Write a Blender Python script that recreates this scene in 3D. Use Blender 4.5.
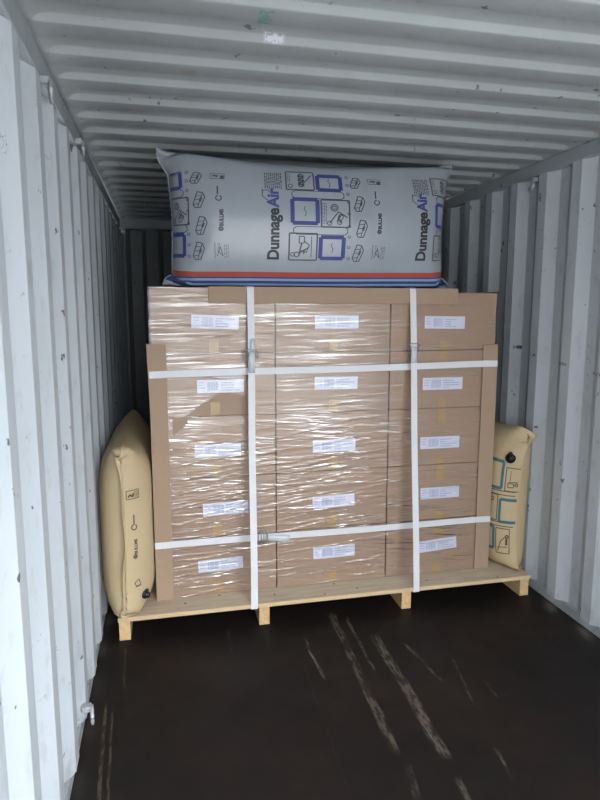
import bpy, bmesh, math, random
import numpy as np
from mathutils import Vector, Matrix

for o in list(bpy.data.objects): bpy.data.objects.remove(o, do_unlink=True)
scene = bpy.context.scene
C = scene.collection
PI = math.pi

# ------------------------------------------------------------------ camera
cam_d = bpy.data.cameras.new('camera'); cam = bpy.data.objects.new('camera', cam_d); C.objects.link(cam)
cam_d.sensor_fit = 'VERTICAL'; cam_d.sensor_height = 36; cam_d.lens = 27; cam_d.clip_start = 0.02; cam_d.clip_end = 200
_p, _y = math.radians(8.157), math.radians(12.556)
_f = Vector((math.sin(_y)*math.cos(_p), math.cos(_y)*math.cos(_p), -math.sin(_p)))
_r = Vector((math.cos(_y), -math.sin(_y), 0)); _u = _r.cross(_f)
cam.matrix_world = Matrix(((_r.x, _u.x, -_f.x, 0.34), (_r.y, _u.y, -_f.y, 0.0), (_r.z, _u.z, -_f.z, 1.569), (0, 0, 0, 1)))
scene.camera = cam

# ------------------------------------------------------------------ daylight (overcast sky through the open door end)
world = bpy.data.worlds.new('overcast_sky'); scene.world = world; world.use_nodes = True
wn = world.node_tree; wn.nodes.clear()
w_out = wn.nodes.new('ShaderNodeOutputWorld'); w_bg = wn.nodes.new('ShaderNodeBackground')
w_tc = wn.nodes.new('ShaderNodeTexCoord'); w_sep = wn.nodes.new('ShaderNodeSeparateXYZ'); w_r = wn.nodes.new('ShaderNodeValToRGB')
w_r.color_ramp.elements[0].position = 0.0; w_r.color_ramp.elements[0].color = (0.34, 0.365, 0.39, 1)
w_r.color_ramp.elements[1].position = 0.55; w_r.color_ramp.elements[1].color = (1.0, 1.06, 1.11, 1)
wn.links.new(w_tc.outputs['Generated'], w_sep.inputs[0]); wn.links.new(w_sep.outputs['Z'], w_r.inputs[0])
# the cloud is brighter on the side where the hidden sun stands
w_mr = wn.nodes.new('ShaderNodeMapRange'); w_mr.interpolation_type = 'SMOOTHSTEP'
for k_, v_ in (('From Min', -0.25), ('From Max', 0.42), ('To Min', 0.85), ('To Max', 1.75)): w_mr.inputs[k_].default_value = v_
wn.links.new(w_sep.outputs['X'], w_mr.inputs['Value']); wn.links.new(w_mr.outputs[0], w_bg.inputs[1])
wn.links.new(w_r.outputs[0], w_bg.inputs[0])
wn.links.new(w_bg.outputs[0], w_out.inputs[0])
vs = scene.view_settings
vs.view_transform = 'Standard'; vs.look = 'None'; vs.exposure = 3.0; vs.gamma = 1.0; vs.use_curve_mapping = False

# ------------------------------------------------------------------ container dimensions
W, HT, Y0, Y1 = 2.35, 2.39, -0.30, 5.62
DEP = 0.036
# ------------------------------------------------------------------ material helpers
class NT:
    def __init__(s, name):
        s.m = bpy.data.materials.new(name); s.m.use_nodes = True; s.t = s.m.node_tree; s.t.nodes.clear()
        s.out = s.t.nodes.new('ShaderNodeOutputMaterial')
    def n(s, kind, ins=None, **at):
        k = s.t.nodes.new('ShaderNode'+kind)
        for a, v in at.items(): setattr(k, a, v)
        for a, v in (ins or {}).items():
            i = k.inputs[a]
            if hasattr(v, 'is_linked') or hasattr(v, 'links'): s.t.links.new(v, i)
            else: i.default_value = v
        return k
    def pos(s): return s.n('NewGeometry').outputs['Position']
    def mp(s, vec, scale=(1, 1, 1), loc=(0, 0, 0), rot=(0, 0, 0)):
        return s.n('Mapping', {'Vector': vec, 'Scale': scale, 'Location': loc, 'Rotation': rot}).outputs[0]
    def noise(s, vec, scale, detail=3, rough=0.55):
        return s.n('TexNoise', {'Vector': vec, 'Scale': scale, 'Detail': detail, 'Roughness': rough}).outputs['Fac']
    def rng(s, v, a, b, c=0.0, d=1.0):
        return s.n('MapRange', {'Value': v, 'From Min': a, 'From Max': b, 'To Min': c, 'To Max': d}, interpolation_type='SMOOTHSTEP').outputs[0]
    def math(s, op, a, b=0.0):
        k = s.n('Math', {0: a, 1: b}, operation=op); return k.outputs[0]
    def mix(s, f, a, b):
        k = s.n('Mix', data_type='RGBA')
        for i, v in ((0, f), (6, a), (7, b)):
            if hasattr(v, 'links'): s.t.links.new(v, k.inputs[i])
            else: k.inputs[i].default_value = (tuple(v)+(1,))[:4] if i and not isinstance(v, float) else v
        return k.outputs[2]
    def bsdf(s, color, rough=0.5, bump=None, strength=0.2, dist=0.01, metal=0.0, spec=0.5, coat=0.0):
        b = s.n('BsdfPrincipled', {'Metallic': metal, 'Specular IOR Level': spec, 'Coat Weight': coat})
        for i, v in (('Base Color', color), ('Roughness', rough)):
            if hasattr(v, 'links'): s.t.links.new(v, b.inputs[i])
            else: b.inputs[i].default_value = (tuple(v)+(1,))[:4] if i == 'Base Color' else v
        if bump is not None:
            k = s.n('Bump', {'Height': bump, 'Strength': strength, 'Distance': dist}); s.t.links.new(k.outputs[0], b.inputs['Normal'])
        s.t.links.new(b.outputs[0], s.out.inputs[0]); return s.m

def plain(name, color, rough=0.5, metal=0.0, spec=0.5, vary=0.08, scale=20):
    t = NT(name); f = t.noise(t.n('TexCoord').outputs['Object'], scale)
    c = t.mix(f, tuple(x*(1-vary) for x in color), tuple(min(1, x*(1+vary)) for x in color))
    return t.bsdf(c, rough, metal=metal, spec=spec)

def boxmask(t, sep, ranges, soft):
    """product of smooth windows along the axes given in ranges {axis:(lo,hi)}"""
    r = None
    for ax, (lo, hi) in ranges.items():
        so = soft if not isinstance(soft, dict) else soft[ax]
        a = t.rng(sep.outputs[ax], lo-so, lo+so); b = t.rng(sep.outputs[ax], hi-so, hi+so, 1.0, 0.0)
        q = t.math('MULTIPLY', a, b); r = q if r is None else t.math('MULTIPLY', r, q)
    return r

def wall_paint(name, base=(0.52, 0.553, 0.585), marks=(), top=0.0):
    t = NT(name); p = t.pos()
    big = t.noise(t.mp(p, (1.0, 1.0, 0.45)), 2.3, 4, 0.6)
    c = t.mix(t.rng(big, 0.35, 0.7), tuple(base), tuple(x*0.9 for x in base))
    sc = t.noise(t.mp(p, (1, 1.2, 0.5)), 14, 5, 0.7)
    c = t.mix(t.math('MULTIPLY', t.rng(sc, 0.53, 0.70), 0.42), c, (0.34, 0.34, 0.35))
    spk = t.noise(t.mp(p, (1, 1, 0.8), (3, 1, 2)), 22, 3, 0.5)
    spm = t.noise(p, 3.1, 2)
    spots = t.math('MULTIPLY', t.rng(spk, 0.675, 0.71), t.rng(spm, 0.45, 0.55))
    c = t.mix(t.math('MULTIPLY', spots, 0.9), c, (0.07, 0.06, 0.06))
    # thin scratches
    wv = t.noise(t.mp(p, (1, 1.0, 0.8), (7, 2, 5)), 6.5, 5, 0.62)
    line = t.math('MULTIPLY', t.rng(t.math('ABSOLUTE', t.math('SUBTRACT', wv, 0.5)), 0.0, 0.0045, 1.0, 0.0), t.rng(t.noise(t.mp(p, (1, 1, 1), (4, 4, 9)), 8.0, 2), 0.60, 0.66))
    c = t.mix(t.math('MULTIPLY', line, 0.8), c, (0.1, 0.09, 0.09))
    rust = t.noise(t.mp(p, (1, 1, 1), (11, 5, 3)), 9, 4, 0.6)
    c = t.mix(t.math('MULTIPLY', t.rng(rust, 0.71, 0.76), 0.6), c, (0.30, 0.19, 0.10))
    sep = t.n('SeparateXYZ', {0: p})
    # grime low down, where boots and forks reach
    low = t.rng(sep.outputs[2], 0.0, 0.25, 1.0, 0.0)
    c = t.mix(t.math('MULTIPLY', low, t.math('MULTIPLY', t.rng(sc, 0.4, 0.65), 0.5)), c, (0.25, 0.24, 0.23))
    for (rr, col, k) in marks:
        m = boxmask(t, sep, rr, 0.006); m = t.math('MULTIPLY', m, t.rng(t.noise(p, 60, 3), 0.38, 0.5))
        c = t.mix(t.math('MULTIPLY', m, k), c, col)
    return t.bsdf(c, t.rng(sc, 0.3, 0.7, 0.38, 0.55), bump=t.noise(p, 8, 4), strength=0.12, dist=0.02)

M = {}
M['wall_l'] = wall_paint('painted_steel_left')
M['wall_r'] = wall_paint('painted_steel_right', marks=[
    ({1: (3.17, 3.22), 2: (1.365, 1.385)}, (0.03, 0.03, 0.04), 1.0), ({1: (2.98, 3.03), 2: (1.335, 1.35)}, (0.05, 0.05, 0.05), 0.8),
    ({1: (2.71, 2.82), 2: (1.305, 1.32)}, (0.08, 0.08, 0.08), 0.8), ({1: (2.44, 2.56), 2: (1.275, 1.29)}, (0.08, 0.08, 0.08), 0.8),
    ({1: (2.35, 2.55), 2: (1.90, 1.915)}, (0.45, 0.36, 0.25), 0.8)])
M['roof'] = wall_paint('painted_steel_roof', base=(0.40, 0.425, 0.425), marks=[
    ({0: (0.62, 0.66), 1: (1.75, 1.84)}, (0.10, 0.33, 0.27), 0.8), ({0: (0.66, 0.72), 1: (1.92, 1.95)}, (0.75, 0.76, 0.85), 0.8),
    ({0: (0.42, 0.47), 1: (2.21, 2.29)}, (0.36, 0.30, 0.22), 0.7)])
M['rail'] = wall_paint('painted_steel_rail', base=(0.36, 0.39, 0.405))
M['steel'] = plain('galvanised_ring_steel', (0.42, 0.43, 0.44), 0.5, 0.3)
M['yard'] = plain('yard_concrete', (0.40, 0.39, 0.38), 0.9)

# floor: dark phenolic plywood with scrape marks running along the container
t = NT('dark_plywood_floor'); p = t.pos(); sep = t.n('SeparateXYZ', {0: p})
g = t.noise(t.mp(p, (9, 0.8, 1)), 3, 5, 0.6)
c = t.mix(g, (0.008, 0.006, 0.005), (0.014, 0.010, 0.009))
c = t.mix(t.rng(t.noise(p, 2.2, 3), 0.45, 0.7), c, (0.017, 0.010, 0.008))
fine = t.noise(t.mp(p, (50, 9, 1)), 1.6, 5, 0.7); chunk = t.noise(t.mp(p, (10, 3, 1), (2, 4, 0)), 2.2, 3)
for (xa, ya, xb, yb, w_, k, col) in [
        (1.150, 2.86, 1.107, 1.86, 0.020, 0.85, (0.20, 0.16, 0.12)), (1.300, 2.60, 1.275, 1.80, 0.024, 0.7, (0.30, 0.25, 0.19)),
        (1.215, 2.80, 1.20, 2.35, 0.008, 0.6, (0.25, 0.22, 0.17)), (0.955, 2.66, 0.965, 2.35, 0.008, 0.8, (0.35, 0.31, 0.25)),
        (1.42, 2.50, 1.46, 2.22, 0.010, 0.6, (0.28, 0.25, 0.20)), (1.58, 2.35, 1.52, 2.05, 0.006, 0.6, (0.22, 0.19, 0.16)),
        (1.12, 1.76, 1.10, 1.66, 0.014, 0.4, (0.26, 0.23, 0.19)), (1.265, 1.66, 1.25, 1.55, 0.014, 0.5, (0.30, 0.26, 0.20)),
        (1.46, 1.76, 1.45, 1.66, 0.006, 0.5, (0.30, 0.26, 0.20)), (0.055, 2.35, 0.09, 1.7, 0.007, 0.7, (0.20, 0.15, 0.08)),
        (0.085, 2.30, 0.115, 1.75, 0.005, 0.6, (0.22, 0.16, 0.08)), (0.115, 2.75, 0.12, 2.45, 0.006, 0.6, (0.14, 0.12, 0.06)),
        (0.36, 2.80, 0.37, 2.62, 0.012, 0.5, (0.10, 0.09, 0.08)), (0.60, 2.82, 0.60, 2.64, 0.012, 0.5, (0.11, 0.10, 0.09)),
        (1.64, 2.15, 1.63, 2.06, 0.008, 0.7, (0.30, 0.27, 0.22)), (0.9, 2.45, 0.88, 1.2, 0.003, 0.3, (0.10, 0.08, 0.06))]:
    sl = (xb-xa)/(yb-ya)
    xx = t.math('SUBTRACT', sep.outputs[0], t.math('ADD', t.math('MULTIPLY', t.math('SUBTRACT', sep.outputs[1], ya), sl), xa))
    xx = t.math('ADD', xx, t.math('MULTIPLY', t.math('SUBTRACT', t.noise(p, 5, 2), 0.5), 0.03))
    m = t.rng(t.math('ABSOLUTE', xx), w_*0.6, w_*1.2, 1.0, 0.0)
    m = t.math('MULTIPLY', m, t.math('MULTIPLY', t.rng(sep.outputs[1], yb-0.04, yb+0.02), t.rng(sep.outputs[1], ya-0.02, ya+0.04, 1.0, 0.0)))
    m = t.math('MULTIPLY', m, t.math('MULTIPLY', t.rng(fine, 0.42, 0.56, 0.15, 1.0), t.rng(chunk, 0.40, 0.52, 0.2, 1.0)))
    c = t.mix(t.math('MULTIPLY', m, k*1.0), c, tuple(q_*0.5 for q_ in col))
dust = t.rng(t.noise(p, 45, 4, 0.7), 0.72, 0.78); c = t.mix(t.math('MULTIPLY', dust, 0.3), c, (0.08, 0.07, 0.065))
M['floor'] = t.bsdf(c, t.rng(t.noise(p, 3, 4), 0.3, 0.7, 0.52, 0.68), bump=g, strength=0.10, dist=0.01, spec=0.22)

def wood(name, a, b, stretch, seed):
    t = NT(name); p = t.n('TexCoord').outputs['Object']
    w_ = t.noise(t.mp(p, stretch, (seed, seed, 0)), 4, 5, 0.65); k = t.noise(t.mp(p, (1, 1, 1), (seed, 2, 1)), 3, 3)
    c = t.mix(t.rng(w_, 0.3, 0.7), a, b); c = t.mix(t.math('MULTIPLY', t.rng(k, 0.5, 0.75), 0.35), c, tuple(x*0.75 for x in a))
    return t.bsdf(c, 0.7, bump=w_, strength=0.15, dist=0.005, spec=0.25)
M['ply'] = wood('pale_plywood', (0.50, 0.40, 0.29), (0.62, 0.52, 0.39), (1.2, 14, 14), 1)
M['ply_edge'] = wood('plywood_edge', (0.56, 0.40, 0.22), (0.70, 0.54, 0.33), (1.0, 14, 90), 4)
M['bearer'] = wood('pine_bearer', (0.58, 0.37, 0.18), (0.70, 0.48, 0.26), (14, 1.0, 14), 2)

def card(name, base, v=0.07):
    t = NT(name); p = t.pos(); f = t.noise(t.mp(p, (1.0, 1, 3.0)), 3, 4)
    fl = t.n('TexWave', {'Vector': p, 'Scale': 55.0, 'Distortion': 0.5}, wave_type='BANDS', bands_direction='X').outputs['Fac']
    c = t.mix(f, tuple(x*(1-v) for x in base), tuple(x*(1+v) for x in base))
    return t.bsdf(c, 0.75, bump=fl, strength=0.04, dist=0.002, spec=0.2)
M['carton'] = card('carton_board', (0.385, 0.275, 0.20))
M['angle'] = card('angle_board', (0.385, 0.27, 0.19), 0.04)
M['label'] = plain('white_label_paper', (0.64, 0.65, 0.75), 0.45)
M['ink'] = plain('grey_label_ink', (0.36, 0.39, 0.50), 0.6, vary=0.2)
M['tape'] = plain('ochre_tape', (0.42, 0.285, 0.13), 0.35)
t = NT('woven_strap'); p = t.pos()
wv = t.n('TexWave', {'Vector': p, 'Scale': 150.0}, wave_type='BANDS', bands_direction='DIAGONAL').outputs['Fac']
M['strap'] = t.bsdf(t.mix(t.noise(p, 8, 3), (0.66, 0.65, 0.67), (0.76, 0.75, 0.77)), 0.5, bump=wv, strength=0.1, dist=0.001)
M['wire'] = plain('buckle_wire', (0.42, 0.40, 0.40), 0.35, 0.8)
M['black'] = plain('black_plastic', (0.012, 0.012, 0.014), 0.35)
M['screw'] = plain('dark_screw_head', (0.06, 0.05, 0.045), 0.5, 0.5)

# stretch film: clear, glossy where the wrinkles turn to the light, faintly milky
t = NT('clear_stretch_film'); p = t.pos()
hgt = t.noise(t.mp(p, (2.2, 2.2, 34), rot=(0, 0.05, 0)), 2.4, 4, 0.6)
bmp = t.n('Bump', {'Height': hgt, 'Strength': 0.25, 'Distance': 0.006})
gl = t.n('BsdfGlossy', {'Color': (1, 1, 1, 1), 'Roughness': 0.17, 'Normal': bmp.outputs[0]})
df = t.n('BsdfDiffuse', {'Color': (0.8, 0.78, 0.8, 1)})
tr = t.n('BsdfTransparent', {'Color': (0.97, 0.96, 0.96, 1)})
lw = t.n('Fresnel', {'IOR': 1.5, 'Normal': bmp.outputs[0]})
milk = t.rng(t.noise(t.mp(p, (1.5, 1, 22)), 3.0, 4, 0.65), 0.55, 0.85, 0.0, 0.05)
m1 = t.n('MixShader', {0: milk, 1: tr.outputs[0], 2: df.outputs[0]})
sepf = t.n('SeparateXYZ', {0: p}); hiz = t.rng(sepf.outputs[2], 0.98, 1.14)
def folds(ang, sx, sz, sc, lo, hi, seed):
    return t.rng(t.noise(t.mp(t.mp(p, rot=(0, ang, 0)), (sx, 1, sz), (seed, 0, seed)), sc, 4, 0.62), lo, hi)
up_ = t.math('ADD', folds(0.02, 0.8, 34, 3.2, 0.53, 0.66, 1), t.math('MULTIPLY', folds(-0.03, 1.2, 90, 3.0, 0.54, 0.66, 5), 0.7))
dn_ = t.math('ADD', folds(-0.11, 0.8, 36, 3.0, 0.54, 0.66, 3), t.math('MULTIPLY', folds(-0.07, 1.2, 90, 3.0, 0.54, 0.66, 8), 0.7))
fo = t.math('ADD', t.math('MULTIPLY', up_, hiz), t.math('MULTIPLY', dn_, t.math('SUBTRACT', 1.0, hiz)))
patch = t.rng(t.noise(t.mp(p, (1.3, 1, 2.2)), 2.6, 3), 0.35, 0.60, 0.30, 1.0)
mult = t.math('ADD', 0.9, t.math('MULTIPLY', t.math('MULTIPLY', fo, patch), t.math('ADD', 5.5, t.math('MULTIPLY', t.math('SUBTRACT', 1.0, hiz), 8.0))))
m2 = t.n('MixShader', {0: t.math('MINIMUM', t.math('MULTIPLY', lw.outputs[0], mult), 0.85), 1: m1.outputs[0], 2: gl.outputs[0]})
t.t.links.new(m2.outputs[0], t.out.inputs[0]); M['film'] = t.m

def bag_mat(name, base, stripes=(), rough=0.42, spec=0.5, bs=0.22):
    t = NT(name); uv = t.n('UVMap', uv_map='UVMap').outputs[0]; sep = t.n('SeparateXYZ', {0: uv}); p = t.n('TexCoord').outputs['Object']
    n_ = t.noise(p, 5, 4); c = t.mix(n_, tuple(x*0.93 for x in base), tuple(x*1.06 for x in base))
    for lo, hi, col in stripes: c = t.mix(boxmask(t, sep, {1: (lo, hi)}, 0.0012), c, col)
    cr = t.noise(t.mp(p, (1, 1, 1)), 16, 5, 0.6)
    return t.bsdf(c, rough, bump=cr, strength=bs, dist=0.012, spec=spec)
RED, NAVY, SKY = (0.42, 0.075, 0.055), (0.045, 0.065, 0.20), (0.26, 0.36, 0.52)
M['grey_bag'] = bag_mat('grey_woven_poly', (0.325, 0.35, 0.385), [
    (0.232, 0.262, RED), (0.222, 0.232, NAVY), (0.208, 0.222, SKY), (0.190, 0.208, NAVY), (0.176, 0.190, SKY), (0.06, 0.176, NAVY)], 0.27, 0.65, 0.10)
M['kraft_l'] = bag_mat('brown_kraft_paper_left', (0.50, 0.37, 0.19), (), 0.65, 0.25)
M['kraft_r'] = bag_mat('brown_kraft_paper_right', (0.66, 0.52, 0.31), (), 0.65, 0.25)
M['kraft_l'] = M['kraft_r'] = bag_mat('brown_kraft_paper', (0.54, 0.415, 0.25), (), 0.62, 0.25)
M['ink_black'] = plain('black_print_ink', (0.022, 0.022, 0.03), 0.5)
M['ink_line'] = plain('dark_line_ink', (0.07, 0.075, 0.10), 0.5)
M['ink_blue'] = plain('violet_blue_print_ink', (0.045, 0.06, 0.235), 0.55)
M['ink_brown'] = plain('brown_black_print_ink', (0.09, 0.065, 0.045), 0.6)
M['ink_teal'] = plain('teal_print_ink', (0.045, 0.145, 0.20), 0.6)

# ------------------------------------------------------------------ mesh helpers
def link(name, me, mats, parent=None, smooth=False):
    o = bpy.data.objects.new(name, me); C.objects.link(o)
    for m in (mats if isinstance(mats, (list, tuple)) else [mats]): me.materials.append(m)
    if parent is not None: o.parent = parent
    if smooth:
        for f in me.polygons: f.use_smooth = True
    return o
def from_bm(name, bm, mats, parent=None, smooth=False):
    bmesh.ops.recalc_face_normals(bm, faces=bm.faces[:]) if not smooth == 'keep' else None
    me = bpy.data.meshes.new(name); bm.to_mesh(me); bm.free(); return link(name, me, mats, parent, bool(smooth))
def add_box(bm, lo, hi, bevel=0.0, rot=0.0, seg=2, mat=0):
    c_ = [(a+b)/2 for a, b in zip(lo, hi)]; s_ = [b-a for a, b in zip(lo, hi)]
    r = bmesh.ops.create_cube(bm, size=1.0); vs_ = r['verts']
    bmesh.ops.scale(bm, vec=s_, verts=vs_)
    if bevel > 0:
        es = list({e for v in vs_ for e in v.link_edges})
        r2 = bmesh.ops.bevel(bm, geom=es, offset=bevel, segments=seg, profile=0.5, affect='EDGES')
        vs_ = list({v for f in r2['faces'] for v in f.verts} | {v for v in vs_ if v.is_valid})
        vs_ = [v for v in vs_ if v.is_valid]
        for v in list(vs_):
            for f in v.link_faces: vs_ += list(f.verts)
        vs_ = list(set(vs_))
    if rot: bmesh.ops.rotate(bm, cent=(0, 0, 0), matrix=Matrix.Rotation(rot, 3, 'Y'), verts=vs_)
    bmesh.ops.translate(bm, vec=c_, verts=vs_)
    if mat:
        for f in {f for v in vs_ for f in v.link_faces}: f.material_index = mat
def boxed(name, lo, hi, mat, parent=None, bevel=0.0, rot=0.0):
    bm = bmesh.new(); add_box(bm, lo, hi, bevel, rot); return from_bm(name, bm, mat, parent)
def tube(bm, pts, r, n=8, closed=False):
    pts = [Vector(p_) for p_ in pts]; rings = []; N_ = len(pts)
    ref = Vector((0, 0, 1))
    for i, p_ in enumerate(pts):
        a = pts[i-1] if (i or closed) else p_; b = pts[(i+1) % N_] if (i < N_-1 or closed) else p_
        d = (b-a).normalized()
        s_ = d.cross(ref)
        if s_.length < 0.2: s_ = d.cross(Vector((0, 1, 0)))
        s_.normalize(); q = s_.cross(d)
        rings.append([bm.verts.new(p_ + (s_*math.cos(k*2*PI/n) + q*math.sin(k*2*PI/n))*r) for k in range(n)])
    for i in range(N_ if closed else N_-1):
        A, B = rings[i], rings[(i+1) % N_]
        for k in range(n): bm.faces.new((A[k], A[(k+1) % n], B[(k+1) % n], B[k]))
    if not closed: bm.faces.new(rings[0]); bm.faces.new(rings[-1])
def tag(o, label, cat, group=None, kind=None):
    if label: o['label'] = label
    if cat: o['category'] = cat
    if group: o['group'] = group
    if kind: o['kind'] = kind
    return o
def struct(o): o['kind'] = 'structure'; return o
def grid_mesh(name, X, mats, parent=None, smooth=True, uv=None, skip=None):
    nu, nv = X.shape[0]-1, X.shape[1]-1
    idx = np.arange((nu+1)*(nv+1)).reshape(nu+1, nv+1)
    F = np.stack([idx[:-1, :-1], idx[1:, :-1], idx[1:, 1:], idx[:-1, 1:]], -1).reshape(-1, 4)
    if skip is not None: F = F[~skip.reshape(-1)]
    me = bpy.data.meshes.new(name); me.from_pydata(X.reshape(-1, 3).tolist(), [], F.tolist())
    return link(name, me, mats, parent, smooth)

# ------------------------------------------------------------------ container shell
def wave(first, a=0.07, s=0.068, b=0.072):
    """corner points (y, depth) of the corrugation: flat at 0, slope out, flat at 1, slope back"""
    y = first
    while y > Y0: y -= (a+2*s+b)
    pts = []
    while y < Y1+0.3:
        pts += [(y, 0), (y+a, 0), (y+a+s, 1), (y+a+s+b, 1)]; y += a+2*s+b
    out = [(Y0, 0)] if False else []
    for q in pts:
        if Y0 <= q[0] <= Y1: out.append(q)
    out = [(Y0, out[0][1])]+out+[(Y1+0.05, out[-1][1])]
    return out
def corr_wall(name, x, sgn, first, mat, z0=0.045, z1=2.325):
    bm = bmesh.new(); prof = wave(first); zs = np.linspace(z0, z1, 14)
    cols = [[bm.verts.new((x+sgn*DEP*d, y, z)) for z in zs] for y, d in prof]
    for A, B in zip(cols[:-1], cols[1:]):
        for k in range(len(zs)-1): bm.faces.new((A[k], B[k], B[k+1], A[k+1]))
    bmesh.ops.recalc_face_normals(bm, faces=bm.faces[:])
    o = from_bm(name, bm, mat)
    es = [e for e in o.data.edges]
    s_ = o.modifiers.new('thickness', 'SOLIDIFY'); s_.thickness = 0.004; s_.offset = 0
    b_ = o.modifiers.new('fold', 'BEVEL'); b_.width = 0.006; b_.segments = 2; b_.limit_method = 'ANGLE'; b_.angle_limit = 0.3
    return struct(o)
corr_wall('wall_left', 0.0, -1, 1.663, M['wall_l'], z1=2.262)
corr_wall('wall_right', W, 1, 2.965, M['wall_r'], z1=2.318)
# end wall
M['wall_b'] = wall_paint('shade_darkened_end_wall', base=(0.20, 0.22, 0.23))  # base colour darkened to carry the shade at the container's far end
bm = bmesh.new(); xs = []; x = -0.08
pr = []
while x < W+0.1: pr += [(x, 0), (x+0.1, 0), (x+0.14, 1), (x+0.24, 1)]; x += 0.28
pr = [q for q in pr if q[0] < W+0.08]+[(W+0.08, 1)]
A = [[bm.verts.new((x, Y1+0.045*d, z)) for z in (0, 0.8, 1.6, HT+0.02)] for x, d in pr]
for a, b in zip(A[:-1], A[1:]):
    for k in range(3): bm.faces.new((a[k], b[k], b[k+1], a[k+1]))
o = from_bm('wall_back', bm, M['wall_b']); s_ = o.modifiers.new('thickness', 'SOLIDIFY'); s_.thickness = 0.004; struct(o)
# roof: flat sheet pressed with raised pans that end short of the rails
ys = [Y0]; hs = [0]
y = 1.74-0.213*12
while y < Y1:
    # low flat y..y+0.091, rise, high flat, fall
    for dy, h_ in ((0, 0), (0.006, 0), (0.088, 0), (0.094, 0.1), (0.106, 0.9), (0.112, 1), (0.192, 1), (0.198, 0.9), (0.207, 0.1)):
        if Y0 < y+dy < Y1: ys.append(y+dy); hs.append(h_)
    y += 0.213
ys.append(Y1); hs.append(0)
xs = np.array([-0.03, 0.0, 0.012, 0.025, 0.04, 0.055, 0.075, 0.10, 0.15]+list(np.linspace(0.2, W-0.2, 40))+[W-0.15, W-0.10, W-0.075, W-0.055, W-0.04, W-0.025, W-0.012, W, W+0.03])
tx = np.clip((np.minimum(xs, W-xs)-0.004)/0.06, 0, 1); tx = np.sqrt(np.clip(1-(1-tx)**2, 0, 1))
G = np.zeros((len(xs), len(ys), 3)); G[..., 0] = xs[:, None]; G[..., 1] = np.array(ys)[None]; G[..., 2] = HT+0.021*np.array(hs)[None]*tx[:, None]
wob = np.sin(G[..., 0]*3.1+1)*np.sin(G[..., 1]*1.7)*0.002
G[..., 2] += wob
o = grid_mesh('ceiling', G, M['roof']); s_ = o.modifiers.new('thickness', 'SOLIDIFY'); s_.thickness = 0.004; s_.offset = -1 if False else 1; struct(o)
# floor, rails, sills
struct(boxed('floor', (-0.036, Y0, -0.03), (W+0.036, Y1+0.05, 0.0), M['floor']))
struct(boxed('trim_1', (-0.09, Y0, 2.306), (-0.018, Y1, 2.388), M['rail'], bevel=0.005))
struct(boxed('trim_6', (-0.06, Y0, 2.235), (-0.039, Y1, 2.307), M['rail']))
struct(boxed('trim_2', (W-0.002, Y0, 2.315), (W+0.05, Y1, 2.388), M['rail'], bevel=0.006))
struct(boxed('trim_3', (-0.05, Y0, 0.0), (-0.012, Y1, 0.052), M['rail'], bevel=0.003))
struct(boxed('trim_4', (W+0.012, Y0, 0.0), (W+0.05, Y1, 0.052), M['rail'], bevel=0.003))
struct(boxed('trim_5', (-0.05, Y1-0.05, 2.30), (W+0.05, Y1+0.06, 2.39), M['rail'], bevel=0.004))
struct(boxed('ground', (-25, -50, -1.25), (27, 14, -1.15), M['yard']))

def lashing_ring(x, y, z, sgn, label, down=True):
    """round steel bar bent to a D ring, held by a lug welded to the rail"""
    bm = bmesh.new(); R_ = 0.030
    pts = [(x+sgn*(0.008+0.012*math.sin(a/2)), y+R_*math.cos(a), z-(R_*math.sin(a))*(1 if down else -1)) for a in np.linspace(0, 2*PI, 20, endpoint=False)]
    tube(bm, pts, 0.0065, 8, True); r_ = from_bm('lashing_ring', bm, M['steel'], smooth=True)
    zz = z+R_*(1 if down else -1)
    boxed('lug', (min(x-sgn*0.02, x+sgn*0.014), y-0.016, zz-0.010), (max(x-sgn*0.02, x+sgn*0.014), y+0.016, zz+0.012), M['rail'], r_, 0.004)
    tag(r_, label, 'ring', 'lashing rings along the rails'); return r_
lashing_ring(-0.004, 2.13, 2.262, 1, 'steel lashing ring under the left roof rail, nearer the camera')
lashing_ring(-0.004, 2.90, 2.285, 1, 'steel lashing ring under the left roof rail, farther into the container')
lashing_ring(W-0.012, 3.07, 2.268, -1, 'steel lashing ring under the right roof rail')
lashing_ring(0.010, 2.19, 0.075, 1, 'steel lashing ring low on the left wall at the floor edge', down=True)

# ------------------------------------------------------------------ pallet
pal = bpy.data.objects.new('pallet', None); C.objects.link(pal); pal.location = (1.18, 3.43, 0)
tag(pal, 'wide plywood-topped wooden pallet on four bearers under the carton stack', 'pallet')
def child(o, root):
    o.parent = root; o.matrix_parent_inverse = Matrix.Translation(root.location).inverted(); return o
bm = bmesh.new(); add_box(bm, (0.073, 2.83, 0.098), (2.292, 4.03, 0.120), 0.0015)
for f in bm.faces:
    if abs(f.normal.z) < 0.5: f.material_index = 1
dk = child(from_bm('deck', bm, [M['ply'], M['ply_edge']]), pal)
for x in (0.076, 0.760, 1.530, 2.236): child(boxed('bearer', (x, 2.838, 0.0), (x+0.054, 4.02, 0.098), M['bearer'], None, 0.003), pal)
for x, y in [(0.395, 2.915), (0.57, 2.965), (1.189, 2.965), (1.11, 2.862), (1.296, 2.89), (0.853, 2.915), (2.10, 2.85), (0.11, 2.90), (1.70, 2.90)]:
    bm = bmesh.new(); bmesh.ops.create_cone(bm, cap_ends=True, segments=10, radius1=0.006, radius2=0.005, depth=0.0012)
    bmesh.ops.translate(bm, vec=(x, y, 0.1204), verts=bm.verts[:]); child(from_bm('screw', bm, M['screw']), pal)

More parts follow.
